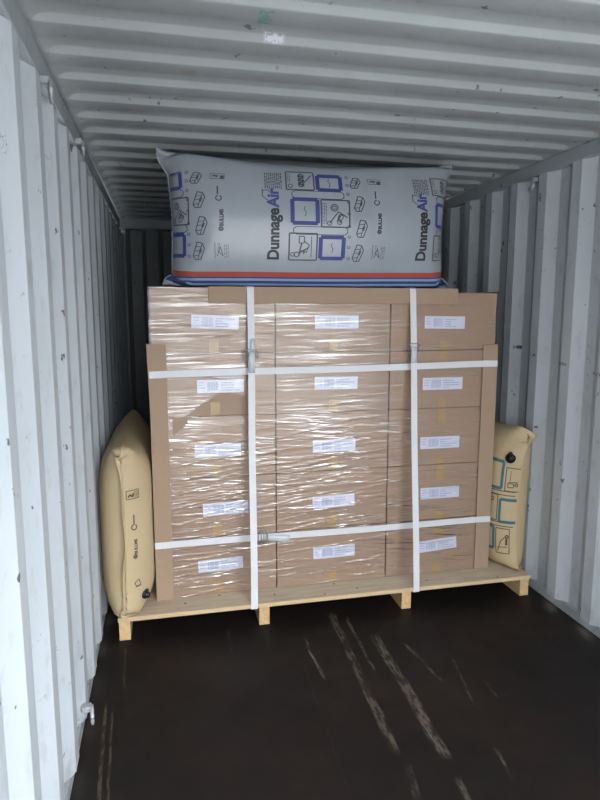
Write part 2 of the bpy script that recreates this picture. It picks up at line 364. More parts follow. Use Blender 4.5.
# ------------------------------------------------------------------ fifteen cartons
FY = 2.985; X0s, CW, CH, Z0 = 0.265, 0.6125, 0.314, 0.1205; BD = 1.0
LAB = {(0, 0): (0.579, 1.530, 2), (0, 1): (0.600, 1.213, 0), (0, 2): (0.581, 0.886, 0), (0, 3): (0.614, 0.581, -1.5), (0, 4): (0.583, 0.280, -2),
       (1, 0): (1.199, 1.528, 0), (1, 1): (1.198, 1.214, 0.5), (1, 2): (1.190, 0.884, -0.5), (1, 3): (1.189, 0.579, -1), (1, 4): (1.194, 0.296, -0.5),
       (2, 0): (1.798, 1.524, 0.5), (2, 1): (1.797, 1.196, 0), (2, 2): (1.792, 0.871, 0), (2, 3): (1.802, 0.586, -1), (2, 4): (1.797, 0.283, -4)}
rowname = ['in the top row, just under the grey bag', 'in the second row from the top', 'in the middle row', 'in the second row from the bottom', 'in the bottom row on the pallet']
colname = ['left-hand', 'centre', 'right-hand']
rnd = random.Random(4)
for r in range(5):
    for k in range(3):
        x0 = X0s+k*CW; z0 = Z0+(4-r)*CH
        bm = bmesh.new(); dy = rnd.uniform(0, 0.002)
        add_box(bm, (x0+0.0028, FY+dy, z0+0.0006), (x0+CW-0.0028, FY+BD, z0+CH-0.0014+(0.008-0.008*k if r == 0 else 0)), 0.0035, seg=2)
        root = from_bm('carton', bm, M['carton'])
        tag(root, f'brown cardboard carton of the {colname[k]} column {rowname[r]}', 'box', 'cartons stacked on the pallet')
        cx, cz, ang = LAB[(k, r)]
        lw_, lh_ = 0.116, 0.033; yy = FY-0.0004
        bm = bmesh.new(); add_box(bm, (-lw_, -0.0003, -lh_), (lw_, 0.0003, lh_))
        lb = from_bm('label', bm, M['label'], root); lb.location = (cx, yy, cz); lb.rotation_euler = (0, math.radians(ang), 0)
        lb['label'] = 'white printed sticker'
        bm = bmesh.new()
        def q(a, b, c_, d):
            vs_ = [bm.verts.new(v) for v in ((a, -0.0006, b), (c_, -0.0006, b), (c_, -0.0006, d), (a, -0.0006, d))]; bm.faces.new(vs_)
        x = -lw_+0.05
        while x < -lw_+0.105:
            w_ = rnd.choice((0.001, 0.002, 0.003)); q(x, -0.022, x+w_, 0.022); x += w_+rnd.choice((0.0015, 0.003))
        for j in range(4):
            x = -lw_+0.118; zz = 0.02-j*0.0125; end = lw_-rnd.choice((0.02, 0.05, 0.08))
            while x < end:
                w_ = rnd.uniform(0.004, 0.014); q(x, zz-0.0055, min(x+w_, end), zz); x += w_+0.003
        for j in range(3): q(-lw_+0.008, 0.018-j*0.014, -lw_+0.008+rnd.uniform(0.015, 0.035), 0.0215-j*0.014)
        pr_ = from_bm('print', bm, M['ink'], lb)
        cxm = x0+CW/2
        for (za, zb) in (((z0+0.004, z0+0.070),) if k < 2 else ((z0+0.004, z0+0.05), (z0+CH-0.09, z0+CH-0.004))):
            tp = boxed('tape', (cxm-0.024, FY-0.0006, za), (cxm+0.024, FY+0.0022, zb), M['tape'], root)

# ------------------------------------------------------------------ stretch film round the stack, wrinkled in ridges
rs = np.random.RandomState(7)
fx0, fx1, fz0, fz1 = X0s-0.004, X0s+3*CW+0.004, 0.124, 1.690
nx, nz = 150, 640
GX, GZ = np.meshgrid(np.linspace(fx0, fx1, nx+1), np.linspace(fz0, fz1, nz+1), indexing='ij')
Hh = np.zeros_like(GX)
for _ in range(900):
    x_, z_ = rs.uniform(fx0, fx1), rs.uniform(fz0, fz1)
    u_ = rs.rand()
    if z_ > 1.38 and x_ < 1.5 and u_ < .9: pass
    elif x_ > 1.5 and u_ > 0.45: continue
    elif 0.95 < z_ < 1.3 and x_ < 0.87 and u_ > 0.3: continue
    ln = rs.uniform(0.05, 0.32); wd = rs.uniform(0.0020, 0.0048)
    slope = (0.10 if z_ < 1.10 else (-0.03 if x_ < 1.0 else 0.02)) + rs.normal(0, 0.03)
    amp = rs.uniform(0.0003, 0.0011)*(1.0+0.5*(z_ < 0.95))
    zc = z_+(GX-x_)*slope+0.01*np.sin((GX-x_)*9+rs.rand()*6)
    Hh += amp*np.exp(-((GZ-zc)/wd)**2)*np.exp(-((GX-x_)/ln)**4)
Hh = np.minimum(Hh, 0.0045)
G = np.stack([GX, FY-0.0030-Hh, GZ+0.008*(1-(GX-fx0)/0.92)*np.clip((GZ-1.38)/0.3, 0, 1)], -1)
cxm_ = (GX[:-1, :-1]+GX[1:, 1:])/2; czm_ = (GZ[:-1, :-1]+GZ[1:, 1:])/2
wig = 0.010*np.sin(cxm_*60)+0.006*np.sin(czm_*90)
wig = wig*0.5
hole = ((cxm_ > 0.42+(czm_-1.07)*1.5+wig) & (cxm_ < 0.735) & (czm_ < 1.185-(cxm_-0.6)*0.12+wig*0.6) & (czm_ > 1.062+wig*0.4)) | \
       ((cxm_ > 0.36) & (cxm_ < 0.45+wig+(1.06-czm_)*0.1) & (czm_ < 1.06) & (czm_ > 0.97+wig+(cxm_-0.36)*0.9))
film = grid_mesh('stretch_film', G, M['film'], skip=hole)
tag(film, 'clear wrinkled stretch film wrapped around the stack of cartons', 'film')
# sides and back of the wrap
bm = bmesh.new(); xl, xr, yf, yb = fx0, fx1, FY-0.003, FY+BD+0.004
P4 = [(xl, yf), (xl, yb), (xr, yb), (xr, yf)]
for (a, b) in zip(P4[:-1], P4[1:]):
    n_ = 12
    for i in range(n_):
        for j in range(10):
            def pt(s, u_): return (a[0]+(b[0]-a[0])*s, a[1]+(b[1]-a[1])*s, fz0+(fz1-fz0)*u_)
            bm.faces.new([bm.verts.new(pt(i/n_, j/10)), bm.verts.new(pt((i+1)/n_, j/10)), bm.verts.new(pt((i+1)/n_, (j+1)/10)), bm.verts.new(pt(i/n_, (j+1)/10))])
bmesh.ops.remove_doubles(bm, verts=bm.verts[:], dist=0.0005)
from_bm('side_wrap', bm, M['film'], film, True)

# ------------------------------------------------------------------ cardboard corner boards (L sections)
def angle_board(name_pts, label, zr=None, flare=0.0, xr_=None):
    bm = bmesh.new(); n = 8
    if zr:      # upright: L outline in plan, extruded up
        for i in range(n): pass
        rings = []
        for i in range(n+1):
            z = zr[0]+(zr[1]-zr[0])*i/n; k = flare*max(0, (i/n-0.75)*4)
            rings.append([bm.verts.new((x+k*s_, y, z)) for x, y, s_ in name_pts])
    else:       # lying along the top front edge: L outline in (y, z), extruded along x
        rings = [[bm.verts.new((xr_[0]+(xr_[1]-xr_[0])*i/n, y, z)) for y, z in name_pts] for i in range(n+1)]
    for A, B in zip(rings[:-1], rings[1:]):
        for k in range(len(A)): bm.faces.new((A[k], A[(k+1) % len(A)], B[(k+1) % len(A)], B[k]))
    bm.faces.new(rings[0]); bm.faces.new(rings[-1])
    o = from_bm('corner_board', bm, M['angle']); b_ = o.modifiers.new('edge', 'BEVEL'); b_.width = 0.0012; b_.segments = 2; b_.limit_method = 'ANGLE'
    tag(o, label, 'corner board', 'cardboard corner boards'); return o
yo, yi = FY-0.0125, FY-0.0085; T_ = 0.0035
xl_ = X0s-0.0105
angle_board([(xl_, yo, -1), (xl_+0.085, yo, 0), (xl_+0.085, yi, 0), (xl_+T_, yi, -1), (xl_+T_, yo+0.085, -1), (xl_, yo+0.085, -1)],
            'upright brown cardboard corner board at the left edge of the stack', (0.121, 1.425), flare=0.008)
xr0 = X0s+3*CW+0.0095
angle_board([(xr0, yo, 1), (xr0, yo+0.085, 1), (xr0-T_, yo+0.085, 1), (xr0-T_, yi, 1), (xr0-0.088, yi, 0), (xr0-0.088, yo, 0)],
            'upright brown cardboard corner board at the right edge of the stack', (0.121, 1.405))
zt = Z0+5*CH+0.0078
angle_board([(yo, zt-0.078), (yo, zt+T_), (yo+0.085, zt+T_), (yo+0.085, zt), (yi, zt), (yi, zt-0.078)],
            'horizontal brown cardboard board along the top front edge of the stack', None, xr_=(0.548, 1.863))

# ------------------------------------------------------------------ straps with wire buckles
def strap_loop(label, pts, wvec, width=0.034, th=0.0012):
    """flat band swept round a closed path; wvec = direction of the band's width"""
    bm = bmesh.new(); w_ = Vector(wvec)*width/2; n_ = len(pts); rings = []
    P_ = [Vector(p_) for p_ in pts]
    for i, p_ in enumerate(P_):
        d = (P_[(i+1) % n_]-P_[i-1]).normalized(); nn = d.cross(Vector(wvec)).normalized()*th/2
        rings.append([bm.verts.new(p_-w_-nn), bm.verts.new(p_+w_-nn), bm.verts.new(p_+w_+nn), bm.verts.new(p_-w_+nn)])
    for i in range(n_):
        A, B = rings[i], rings[(i+1) % n_]
        for k in range(4): bm.faces.new((A[k], A[(k+1) % 4], B[(k+1) % 4], B[k]))
    o = from_bm('strap', bm, M['strap']); tag(o, label, 'strap', 'white woven lashing straps'); return o
def buckle(par, c_, along_z=True, tails=()):
    """bent wire buckle: two side loops and cross bars, plus the strap folds that run through it"""
    bm = bmesh.new(); cx, cy, cz = c_; a, b = (0.030, 0.022)
    def L(u, v): return (cx+u, cy-0.004, cz+v) if along_z else (cx+v, cy-0.004, cz+u)
    loop = [(-a, -b), (-a*1.15, 0), (-a, b), (-a*0.5, b*1.1), (a*0.5, b*1.1), (a, b), (a*1.15, 0), (a, -b), (a*0.5, -b*1.1), (-a*0.5, -b*1.1)]
    tube(bm, [L(*q_) for q_ in loop], 0.0028, 8, True)
    tube(bm, [L(-a, 0.006), L(a, 0.006)], 0.0028, 8); tube(bm, [L(-a, -0.008), L(a, -0.008)], 0.0028, 8)
    from_bm('buckle', bm, M['wire'], par, True)['label'] = 'bent wire buckle'
def tail(par, path, wv, width=0.026):
    bm = bmesh.new(); A = None
    for p_ in path:
        p_ = Vector(p_); w_ = Vector(wv)*width/2
        B = [bm.verts.new(p_-w_), bm.verts.new(p_+w_), bm.verts.new(p_+w_+Vector((0, 0.0012, 0))), bm.verts.new(p_-w_+Vector((0, 0.0012, 0)))]
        if A:
            for k in range(4): bm.faces.new((A[k], A[(k+1) % 4], B[(k+1) % 4], B[k]))
        else: bm.faces.new(B)
        A = B
    bm.faces.new(A); o = from_bm('strap_tail', bm, M['strap_grey'], par, True)
M['strap_grey'] = plain('folded_strap_end', (0.62, 0.64, 0.65), 0.45)
ys_ = FY-0.0165
for xt, xb, lab in ((0.752, 0.735, 'left vertical white strap over the cartons and round the pallet'), (1.603, 1.608, 'right vertical white strap over the cartons and round the pallet')):
    ztop = zt+T_+0.002
    pts = [(xb, 2.8275, 0.123), (xb, 2.8275, 0.096), (xb, 2.86, 0.0955), (xb, 4.0, 0.0955), (xb, 4.032, 0.096), (xb, 4.032, 0.123),
           (xt, FY+BD+0.010, ztop-0.01), (xt, FY+BD+0.003, ztop), (xt, 3.5, ztop), (xt, ys_+0.012, ztop+0.0005), (xt, ys_, ztop-0.006)]
    # the taut front run from the top edge down to the deck edge
    for s_ in np.linspace(0.05, 0.95, 19):
        pts.append((xt+(xb-xt)*s_+0.0015*math.sin(s_*9), ys_+(2.8275-ys_)*s_, (ztop-0.006)+(0.123-ztop+0.006)*s_))
    S_ = strap_loop(lab, pts, (1, 0, 0))
    zb = 1.372 if xt < 1 else 1.392
    s_ = (ztop-zb)/(ztop-0.123); yb = ys_+(2.8275-ys_)*s_-0.002; xb_ = xt+(xb-xt)*s_
    buckle(S_, (xb_, yb, zb), True)
    d_ = -0.146/1.57
    tail(S_, [(xb_+0.001, yb-0.006+d_*-0.0, zb+0.012), (xb_+0.001, yb-0.012, zb-0.03), (xb_+0.001, yb-0.0065, zb-0.045), (xb_+0.001, yb-0.012, zb-0.09)] if xt < 1 else
            [(xb_, yb-0.006, zb+0.01), (xb_, yb-0.010, zb-0.03), (xb_, yb-0.012, zb-0.075)], (1, 0, 0), 0.030)
    if xt < 1: tail(S_, [(xb_+0.005, yb-0.003, zb+0.012), (xb_+0.006, yb-0.009, zb+0.04), (xb_+0.008, yb-0.004, zb+0.075)], (1, 0, 0), 0.020)
def hstrap(zl, zr_, label, y_=FY-0.0140):
    xa, xb = xl_-0.0015, xr0+0.0015
    pts = [(xa, y_+0.004, zl), (xa+0.004, y_, zl)]
    for s_ in np.linspace(0.04, 0.96, 24): pts.append((xa+(xb-xa)*s_, y_, zl+(zr_-zl)*s_+0.002*math.sin(s_*8)))
    pts += [(xb-0.004, y_, zr_), (xb, y_+0.004, zr_), (xb, FY+BD+0.008, zr_), (xa, FY+BD+0.008, zl)]
    return strap_loop(label, pts, (0, 0, 1), 0.034)
hs1 = hstrap(1.277, 1.300, 'upper horizontal white strap crossing the second row of cartons')
hs2 = hstrap(0.413, 0.415, 'lower horizontal white strap with a buckle near the left vertical strap')
buckle(hs2, (0.802, FY-0.0185, 0.414), False)
tail(hs2, [(0.815, FY-0.020, 0.414), (0.86, FY-0.030, 0.411), (0.90, FY-0.034, 0.408), (0.945, FY-0.030, 0.401)], (0, 0, 1), 0.034)
def inflate(L, H, nu, nv, origin, ud, vd, nd, clamp, pressure=1.0, steps=260, seed=1, gravity=0.0, pins=(), squash=1.0, puff=0.02):
    """Blow up a flat two-sheet bag; returns the two (nu+1, nv+1, 3) sheets sharing their rim."""
    origin, ud, vd, nd = [np.array(q, float) for q in (origin, ud, vd, nd)]
    rng = np.random.RandomState(seed)
    U, V = np.meshgrid(np.linspace(0, 1, nu+1), np.linspace(0, 1, nv+1), indexing='ij')
    flat = origin + U[..., None]*L*ud + V[..., None]*H*squash*vd
    bump = (np.sin(U*np.pi)*np.sin(V*np.pi))[..., None]*puff
    S = [flat + bump*nd, flat - bump*nd]
    noise = rng.rand(nu+1, nv+1, 1)*0.002
    S[0] += noise*nd
    P = np.stack(S)                       # 2, nu+1, nv+1, 3
    prev = P.copy()
    hu, hv = L/nu, H/nv; hd = np.hypot(hu, hv)
    def rim(P):
        for sl in ((slice(None), 0), (slice(None), nv), (0, slice(None)), (nu, slice(None))):
            m = (P[0][sl] + P[1][sl])/2
            P[0][sl] = m; P[1][sl] = m
    def fix(a, b, rest, comp):
        d = b - a; l = np.linalg.norm(d, axis=-1, keepdims=True) + 1e-9
        e = (l - rest)/l
        e = np.where(e < 0, e*comp, e)*0.5
        a += e*d; b -= e*d
    for it in range(steps):
        du = np.zeros_like(P); dv = np.zeros_like(P)
        du[:, 1:-1] = P[:, 2:] - P[:, :-2]; du[:, 0] = P[:, 1]-P[:, 0]; du[:, -1] = P[:, -1]-P[:, -2]
        dv[:, :, 1:-1] = P[:, :, 2:] - P[:, :, :-2]; dv[:, :, 0] = P[:, :, 1]-P[:, :, 0]; dv[:, :, -1] = P[:, :, -1]-P[:, :, -2]
        n = np.cross(du, dv); n /= (np.linalg.norm(n, axis=-1, keepdims=True)+1e-9)
        sgn = np.sign(np.dot(np.cross(ud, vd), nd))
        n[0] *= sgn; n[1] *= -sgn
        vel = (P - prev)*0.93
        prev = P.copy()
        P = P + vel + n*pressure*0.0006
        P[..., 2] -= gravity
        for k in range(6):
            for s in (0, 1):
                Q = P[s]
                for o in (0, 1):
                    m = ((nu+1-o)//2)*2
                    A = Q[o:o+m:2]; B = Q[o+1:o+m:2]; q = min(len(A), len(B)); fix(A[:q], B[:q], hu, 0.35)
                    m = ((nv+1-o)//2)*2
                    A = Q[:, o:o+m:2]; B = Q[:, o+1:o+m:2]; q = min(A.shape[1], B.shape[1]); fix(A[:, :q], B[:, :q], hv, 0.35)
                for o in (0, 1):
                    A = Q[o:-1:2, :-1]; B = Q[o+1::2, 1:]; q = min(len(A), len(B)); fix(A[:q], B[:q], hd, 0.15)
                    A = Q[o:-1:2, 1:]; B = Q[o+1::2, :-1]; q = min(len(A), len(B)); fix(A[:q], B[:q], hd, 0.15)
                # a little bending stiffness
                lap = (Q[2:, 1:-1]+Q[:-2, 1:-1]+Q[1:-1, 2:]+Q[1:-1, :-2])/4 - Q[1:-1, 1:-1]
                Q[1:-1, 1:-1] += lap*0.06
            rim(P)
            for (i, j, t) in pins:
                for s in (0, 1): P[s][i, j] += (np.array(t)-P[s][i, j])*0.5
            clamp(P)
    return P
# ------------------------------------------------------------------ dunnage bags: two flat sheets blown up between the walls
def corner_pins(nu, nv, a, b, c_, d): return [(0, 0, a), (0, nv, b), (nu, 0, c_), (nu, nv, d)]
def bag_object(name, P, mat):
    nu, nv = P.shape[1]-1, P.shape[2]-1
    idx = [np.arange((nu+1)*(nv+1)).reshape(nu+1, nv+1), None]
    j = np.full((nu+1, nv+1), -1); j[1:-1, 1:-1] = np.arange((nu-1)*(nv-1)).reshape(nu-1, nv-1)+(nu+1)*(nv+1)
    j = np.where(j < 0, idx[0], j); idx[1] = j
    co = np.concatenate([P[0].reshape(-1, 3), P[1][1:-1, 1:-1].reshape(-1, 3)])
    F = []; UV = []
    for s in (0, 1):
        I = idx[s]
        for a in range(nu):
            for b in range(nv):
                q_ = [(a, b), (a+1, b), (a+1, b+1), (a, b+1)]
                if s == 1: q_ = q_[::-1]
                F.append([int(I[k]) for k in q_]); UV += [(k[0]/nu, k[1]/nv) for k in q_]
    me = bpy.data.meshes.new(name); me.from_pydata(co.tolist(), [], F)
    uvl = me.uv_layers.new(name='UVMap')
    uvl.data.foreach_set('uv', np.array(UV, dtype=np.float32).ravel())
    o = link(name, me, mat, None, True)
    bm = bmesh.new(); bm.from_mesh(me); bmesh.ops.recalc_face_normals(bm, faces=bm.faces[:])
    for e in bm.edges:
        if all(v.index < (nu+1)*(nv+1) and (v.index//(nv+1) in (0, nu) or v.index % (nv+1) in (0, nv)) for v in e.verts): e.smooth = False
    bm.to_mesh(me); bm.free()
    return o
def seam_fin(P, side, off=0.012):
    pass
class Surf:
    """maps flat (u, v) on one sheet of a bag to a point just above its surface"""
    def __init__(s, P, side, sgn, off=0.0016):
        s.X = P[side]; s.nu, s.nv = s.X.shape[0]-1, s.X.shape[1]-1; s.off = off
        du = np.gradient(s.X, axis=0); dv = np.gradient(s.X, axis=1); n = np.cross(du, dv)
        s.N = sgn*n/(np.linalg.norm(n, axis=-1, keepdims=True)+1e-9)
    def __call__(s, u, v):
        u = min(max(u, 0), 0.9999)*s.nu; v = min(max(v, 0), 0.9999)*s.nv; i, j = int(u), int(v); a, b = u-i, v-j
        def L(A): return A[i, j]*(1-a)*(1-b)+A[i+1, j]*a*(1-b)+A[i, j+1]*(1-a)*b+A[i+1, j+1]*a*b
        n = L(s.N); n = n/(np.linalg.norm(n)+1e-9)
        return tuple(L(s.X)+n*s.off)
FAT = 1.0
class Ink:
    """collects strokes and filled shapes drawn in flat print coordinates and lays them on the bag"""
    def __init__(s, conv, surf): s.bm = bmesh.new(); s.conv = conv; s.surf = surf; s.mat = 0
    def quad(s, pts):
        P_ = []
        for p_ in pts:
            u, v = s.conv(*p_)
            if not (0.004 < u < 0.996 and 0.004 < v < 0.996): return
            P_.append(s.surf(u, v))
        f = s.bm.faces.new([s.bm.verts.new(q_) for q_ in P_]); f.material_index = s.mat
    def line(s, pts, w=0.7, step=2.0):
        for (x0, y0), (x1, y1) in zip(pts[:-1], pts[1:]):
            L = math.hypot(x1-x0, y1-y0)
            if L < 1e-6: continue
            ww = w*FAT; nx_, ny_ = -(y1-y0)/L*ww/2, (x1-x0)/L*ww/2; n = max(1, int(L/step))
            for i in range(n):
                a, b = i/n, (i+1)/n
                xa, ya, xb, yb = x0+(x1-x0)*a, y0+(y1-y0)*a, x0+(x1-x0)*b, y0+(y1-y0)*b
                s.quad([(xa-nx_, ya-ny_), (xb-nx_, yb-ny_), (xb+nx_, yb+ny_), (xa+nx_, ya+ny_)])
    def rect(s, x0, y0, x1, y1, w=0.7): s.line([(x0, y0), (x1, y0), (x1, y1), (x0, y1), (x0, y0)], w)
    def ring(s, x, y, r, w=0.6, n=12, a0=0, a1=2*PI): s.line([(x+r*math.cos(a0+(a1-a0)*i/n), y+r*math.sin(a0+(a1-a0)*i/n)) for i in range(n+1)], w)
    def scrib(s, x0, y0, x1, y1, n, rg, w=0.6):
        p_ = [(rg.uniform(x0, x1), rg.uniform(y0, y1)) for _ in range(n)]; s.line(p_, w)
    def text_lines(s, x0, y0, x1, y1, rg, pitch=1.7, w=0.6):
        x = x0
        while x < x1:
            y = y0
            while y < y1:
                l = rg.uniform(1, 4); s.line([(x, y), (x, min(y+l, y1))], w); y += l+0.9
            x += pitch
    def done(s, name, mats, par):
        me = bpy.data.meshes.new(name); s.bm.to_mesh(me); s.bm.free(); return link(name, me, mats, par)
def glyphs(name, body, size, place, surf, conv, mat, par, bold=0.012, align='LEFT'):
    """real letters laid on the bag: text runs upward in print coordinates from place"""
    cu = bpy.data.curves.new(name, 'FONT'); cu.body = body; cu.size = size; cu.offset = bold*size; cu.align_x = align; cu.space_character = 0.98; cu.resolution_u = 4
    ob = bpy.data.objects.new(name, cu); C.objects.link(ob)
    dg = bpy.context.evaluated_depsgraph_get(); me = bpy.data.meshes.new_from_object(ob.evaluated_get(dg)); 
    width = max(v.co.x for v in me.vertices)
    bpy.data.objects.remove(ob, do_unlink=True)
    bm = bmesh.new(); bm.from_mesh(me)
    bmesh.ops.triangulate(bm, faces=bm.faces[:])
    for _ in range(5):
        es = [e for e in bm.edges if e.calc_length() > 3.0]
        if not es: break
        bmesh.ops.subdivide_edges(bm, edges=es, cuts=1); bmesh.ops.triangulate(bm, faces=bm.faces[:])
    for v in bm.verts:
        # baseline is vertical: text x -> up (minus y), text y -> left (minus x)
        u, w_ = conv(place[0]-v.co.y, place[1]-v.co.x); v.co = surf(u, w_)
    me2 = bpy.data.meshes.new(name); bm.to_mesh(me2); bm.free(); bpy.data.meshes.remove(me)
    return link(name, me2, mat, par), width

def print_block(K, x, lw=0.7, seed=0, blue=1):
    """one repeat of the instruction print; x is the offset of the repeat, units as the photo's pixels"""
    rg = random.Random(seed); K.mat = 0
    # dense text block above the lettering
    K.text_lines(x+266, 169, x+282, 187, rg, 1.9, 0.75)
    K.line([(x+263, 187), (x+263, 195), (x+268, 199)], 0.6); K.line([(x+263, 189), (x+268, 188), (x+270, 190)], 0.6)
    # three rows: a line drawing beside a heavy frame
    rows = [((286, 167, 313, 187), (315, 169, 341, 188)), ((319, 197, 347, 225), (289.5, 195.5, 317, 223)), ((288, 232, 315, 260), (317, 234, 343, 259.5))]
    for i, (dr, fr) in enumerate(rows):
        K.mat = 0
        K.rect(x+dr[0], dr[1], x+dr[2], dr[3], lw)
        a, b, c_, d = dr
        cx, cy = x+(a+c_)/2, (b+d)/2
        if i == 0:
            for yy in (b+4, b+8.5, b+13): K.ring(cx+1, yy+1, 2.6, 0.9); K.line([(cx-2, yy), (cx+4, yy+2)], 1.4)
            K.line([(cx+4, b+12), (x+c_-2, b+3)], 0.7); K.ring(x+a+4, d-4, 2, 0.6); K.text_lines(x+a+2, b+2, x+a+5, b+12, rg, 1.6, 0.4)
        elif i == 1:
            K.ring(cx-1, b+8, 3.5, 0.7); K.ring(cx-1, b+8, 1.8, 0.6); K.scrib(cx+1, cy, x+c_-3, d-4, 9, rg, 0.7); K.line([(cx-6, d-4), (cx+3, b+12), (x+c_-2, cy+4)], 0.8)
            K.ring(cx-6, d-4, 2.2, 0.6); K.ring(cx+4, d-5, 2.2, 0.6); K.text_lines(x+a+1.5, b+3, x+a+6, d-3, rg, 1.7, 0.45)
        else:
            K.rect(cx-4, b+3, cx+1, b+10, 0.7); K.line([(cx-1.5, b+10), (cx-4, d-5)], 1.0); K.line([(cx+1, b+8), (cx+6, b+12), (cx+3, d-8), (cx-2, d-10)], 0.7)
            K.ring(cx-6, d-6, 2.6, 0.7); K.ring(cx-10, d-6, 2, 0.6); K.scrib(cx-6, b+12, cx+8, d-6, 7, rg, 0.6); K.line([(cx+8, b+3), (cx+8, d-3)], 0.5)
        K.mat = 1
        a, b, c_, d = fr; K.rect(x+a+1.6, b+1.6, x+c_-1.6, d-1.6, 2.9)
        K.mat = 0; K.line([(x+(a+c_)/2, (b+d)/2-5), (x+(a+c_)/2-1, (b+d)/2-2), (x+(a+c_)/2+1, (b+d)/2+1), (x+(a+c_)/2, (b+d)/2+5)], 0.5)
    # long rounded links between the rows
    for y0_, y1_, xa, xb in ((188, 196, 291, 342), (225, 233, 292, 345)):
        K.line([(x+xa+3, y0_), (x+xa, y0_+2), (x+xa, y1_-2), (x+xa+3, y1_)], 0.6); K.line([(x+xb-3, y0_), (x+xb, y0_+2), (x+xb, y1_-2), (x+xb-3, y1_)], 0.6)
        K.line([(x+xa+3, y0_), (x+xb-3, y0_)], 0.5); K.line([(x+xa+3, y1_), (x+xb-3, y1_)], 0.5)
    for yy in (171, 180, 190, 199, 211, 224, 235, 246, 258): K.ring(x+346.5+(yy-215)*0.01, yy, 1.4, 0.5, 8)
    # four isometric load sketches
    for j, (px_, py_, h_) in enumerate(((354, 177, 6), (357, 200, 8), (359, 226, 9), (356, 252, 9))):
        X = x+px_
        A = [(X-5, py_+h_*0.6), (X-1, py_-h_), (X+4, py_-h_*0.9), (X+6, py_-h_*0.3), (X+2, py_+h_), (X-3, py_+h_), (X-5, py_+h_*0.6)]
        K.line(A, 0.7); K.line([(X-5, py_+h_*0.6), (X+0.5, py_+h_*0.5), (X+4, py_-h_*0.9)], 0.6); K.line([(X+0.5, py_+h_*0.5), (X-0.5, py_+h_)], 0.6)
        K.line([(X-3, py_), (X+2, py_-0.5)], 0.5); K.line([(X-2, py_-h_*0.45), (X+3, py_-h_*0.5)], 0.5); K.line([(X+1.5, py_+2), (X+2.8, py_-2.6)], 1.5)
    # symbols: tear-off tag, round dial, maker's mark, recycling note
    K.rect(x+368, 172, x+381, 177.5, 0.4); K.line([(x+370, 175), (x+372, 173.5), (x+374, 175.5), (x+375, 173.5)], 1.1); K.line([(x+377, 175.6), (x+380.5, 175.6)], 2.6)
    K.ring(x+375.5, 198, 2.6, 0.8, 12, -1.2, 4.6); K.line([(x+374.5, 194), (x+374.5, 185.5)], 1.0)
    K.ring(x+377.5, 229, 1.6, 1.4, 10)
    K.line([(x+371.5, 243), (x+371.5, 259)], 0.4); K.line([(x+373.5, 257), (x+376.5, 247), (x+379, 257), (x+374, 251)], 0.5); K.text_lines(x+380.5, 245, x+384, 259, rg, 1.6, 0.35)
    for xx in (x+374.5,): K.text_lines(xx, 243.5, xx+2, 250, rg, 1.5, 0.35)
    return (x+379.3, 226.5)

# --- grey bag across the top
FAT = 1.4
NU, NV, BL, BH = 96, 52, 1.55, 0.90
def clamp_top(P):
    P[..., 2] = np.minimum(np.maximum(P[..., 2], 1.7065), (2.350-0.052*np.sin(np.linspace(0, 1, NU+1)*PI)**0.7)[None, :, None])
    P[..., 1] = np.minimum(np.maximum(P[..., 1], 2.915+0.10*((P[..., 2]-2.02)/0.33)**2+0.05*((P[..., 0]-1.1)/0.8)**2), 3.29)
P = inflate(BL, BH, NU, NV, (0.33, 3.10, 1.71), (1, 0, 0), (0, 0, 1), (0, -1, 0), clamp_top, 1.0, 300, 1, 0.00002,
            [(0, 0, (0.335, 3.10, 1.716)), (0, NV, (0.325, 3.04, 2.350)), (NU, 0, (1.885, 3.10, 1.712)), (NU, NV, (1.850, 3.04, 2.350))], 0.68, 0.16)
bag = bag_object('dunnage_bag', P, M['grey_bag'])
tag(bag, 'grey inflated dunnage bag with red and blue stripes on top of the carton stack', 'dunnage bag')
sf = Surf(P, 0, 1)
def conv_top(x, y): return 0.344+(x-271)*0.00320, 0.334+(260-y)*0.00515
test = sf.N[NU//2, NV//2]
if test[1] > 0: sf.N = -sf.N
K = Ink(conv_top, sf)
spots = [print_block(K, dx, 1.0, 10+i) for i, dx in enumerate((-153, 0, 151))]
K.done('diagram_print', [M['ink_line'], M['ink_blue']], bag)['label'] = 'black line drawings and violet-blue frames printed on the bag'
for i, dx in enumerate((0, 151)):
    ln, w_ = glyphs('lettering', 'Dunnage', 15.2, (278+dx, 260.5), sf, conv_top, M['ink_black'], bag, 0.036); ln['label'] = 'bold black word Dunnage'
    l2, _ = glyphs('lettering', 'Air', 15.2, (278+dx, 260.5-w_-0.9), sf, conv_top, M['ink_blue'], bag, 0.036); l2['label'] = 'violet-blue word Air'
for (mx, my) in spots:
    if 180 < mx < 420: glyphs('maker_mark', 'BULLMS', 5.0, (mx+0.4, my), sf, conv_top, M['ink_line'], bag, 0.05)
# stitched hem along both ends
def hem(P, i, par, mat, r=0.0045):
    bm = bmesh.new(); tube(bm, [tuple(P[0][i, j]) for j in range(0, P.shape[2], 1)], r, 6); from_bm('end_seam', bm, mat, par, True)
hem(P, 0, bag, M['grey_bag']); hem(P, NU, bag, M['grey_bag'])

FAT = 1.6
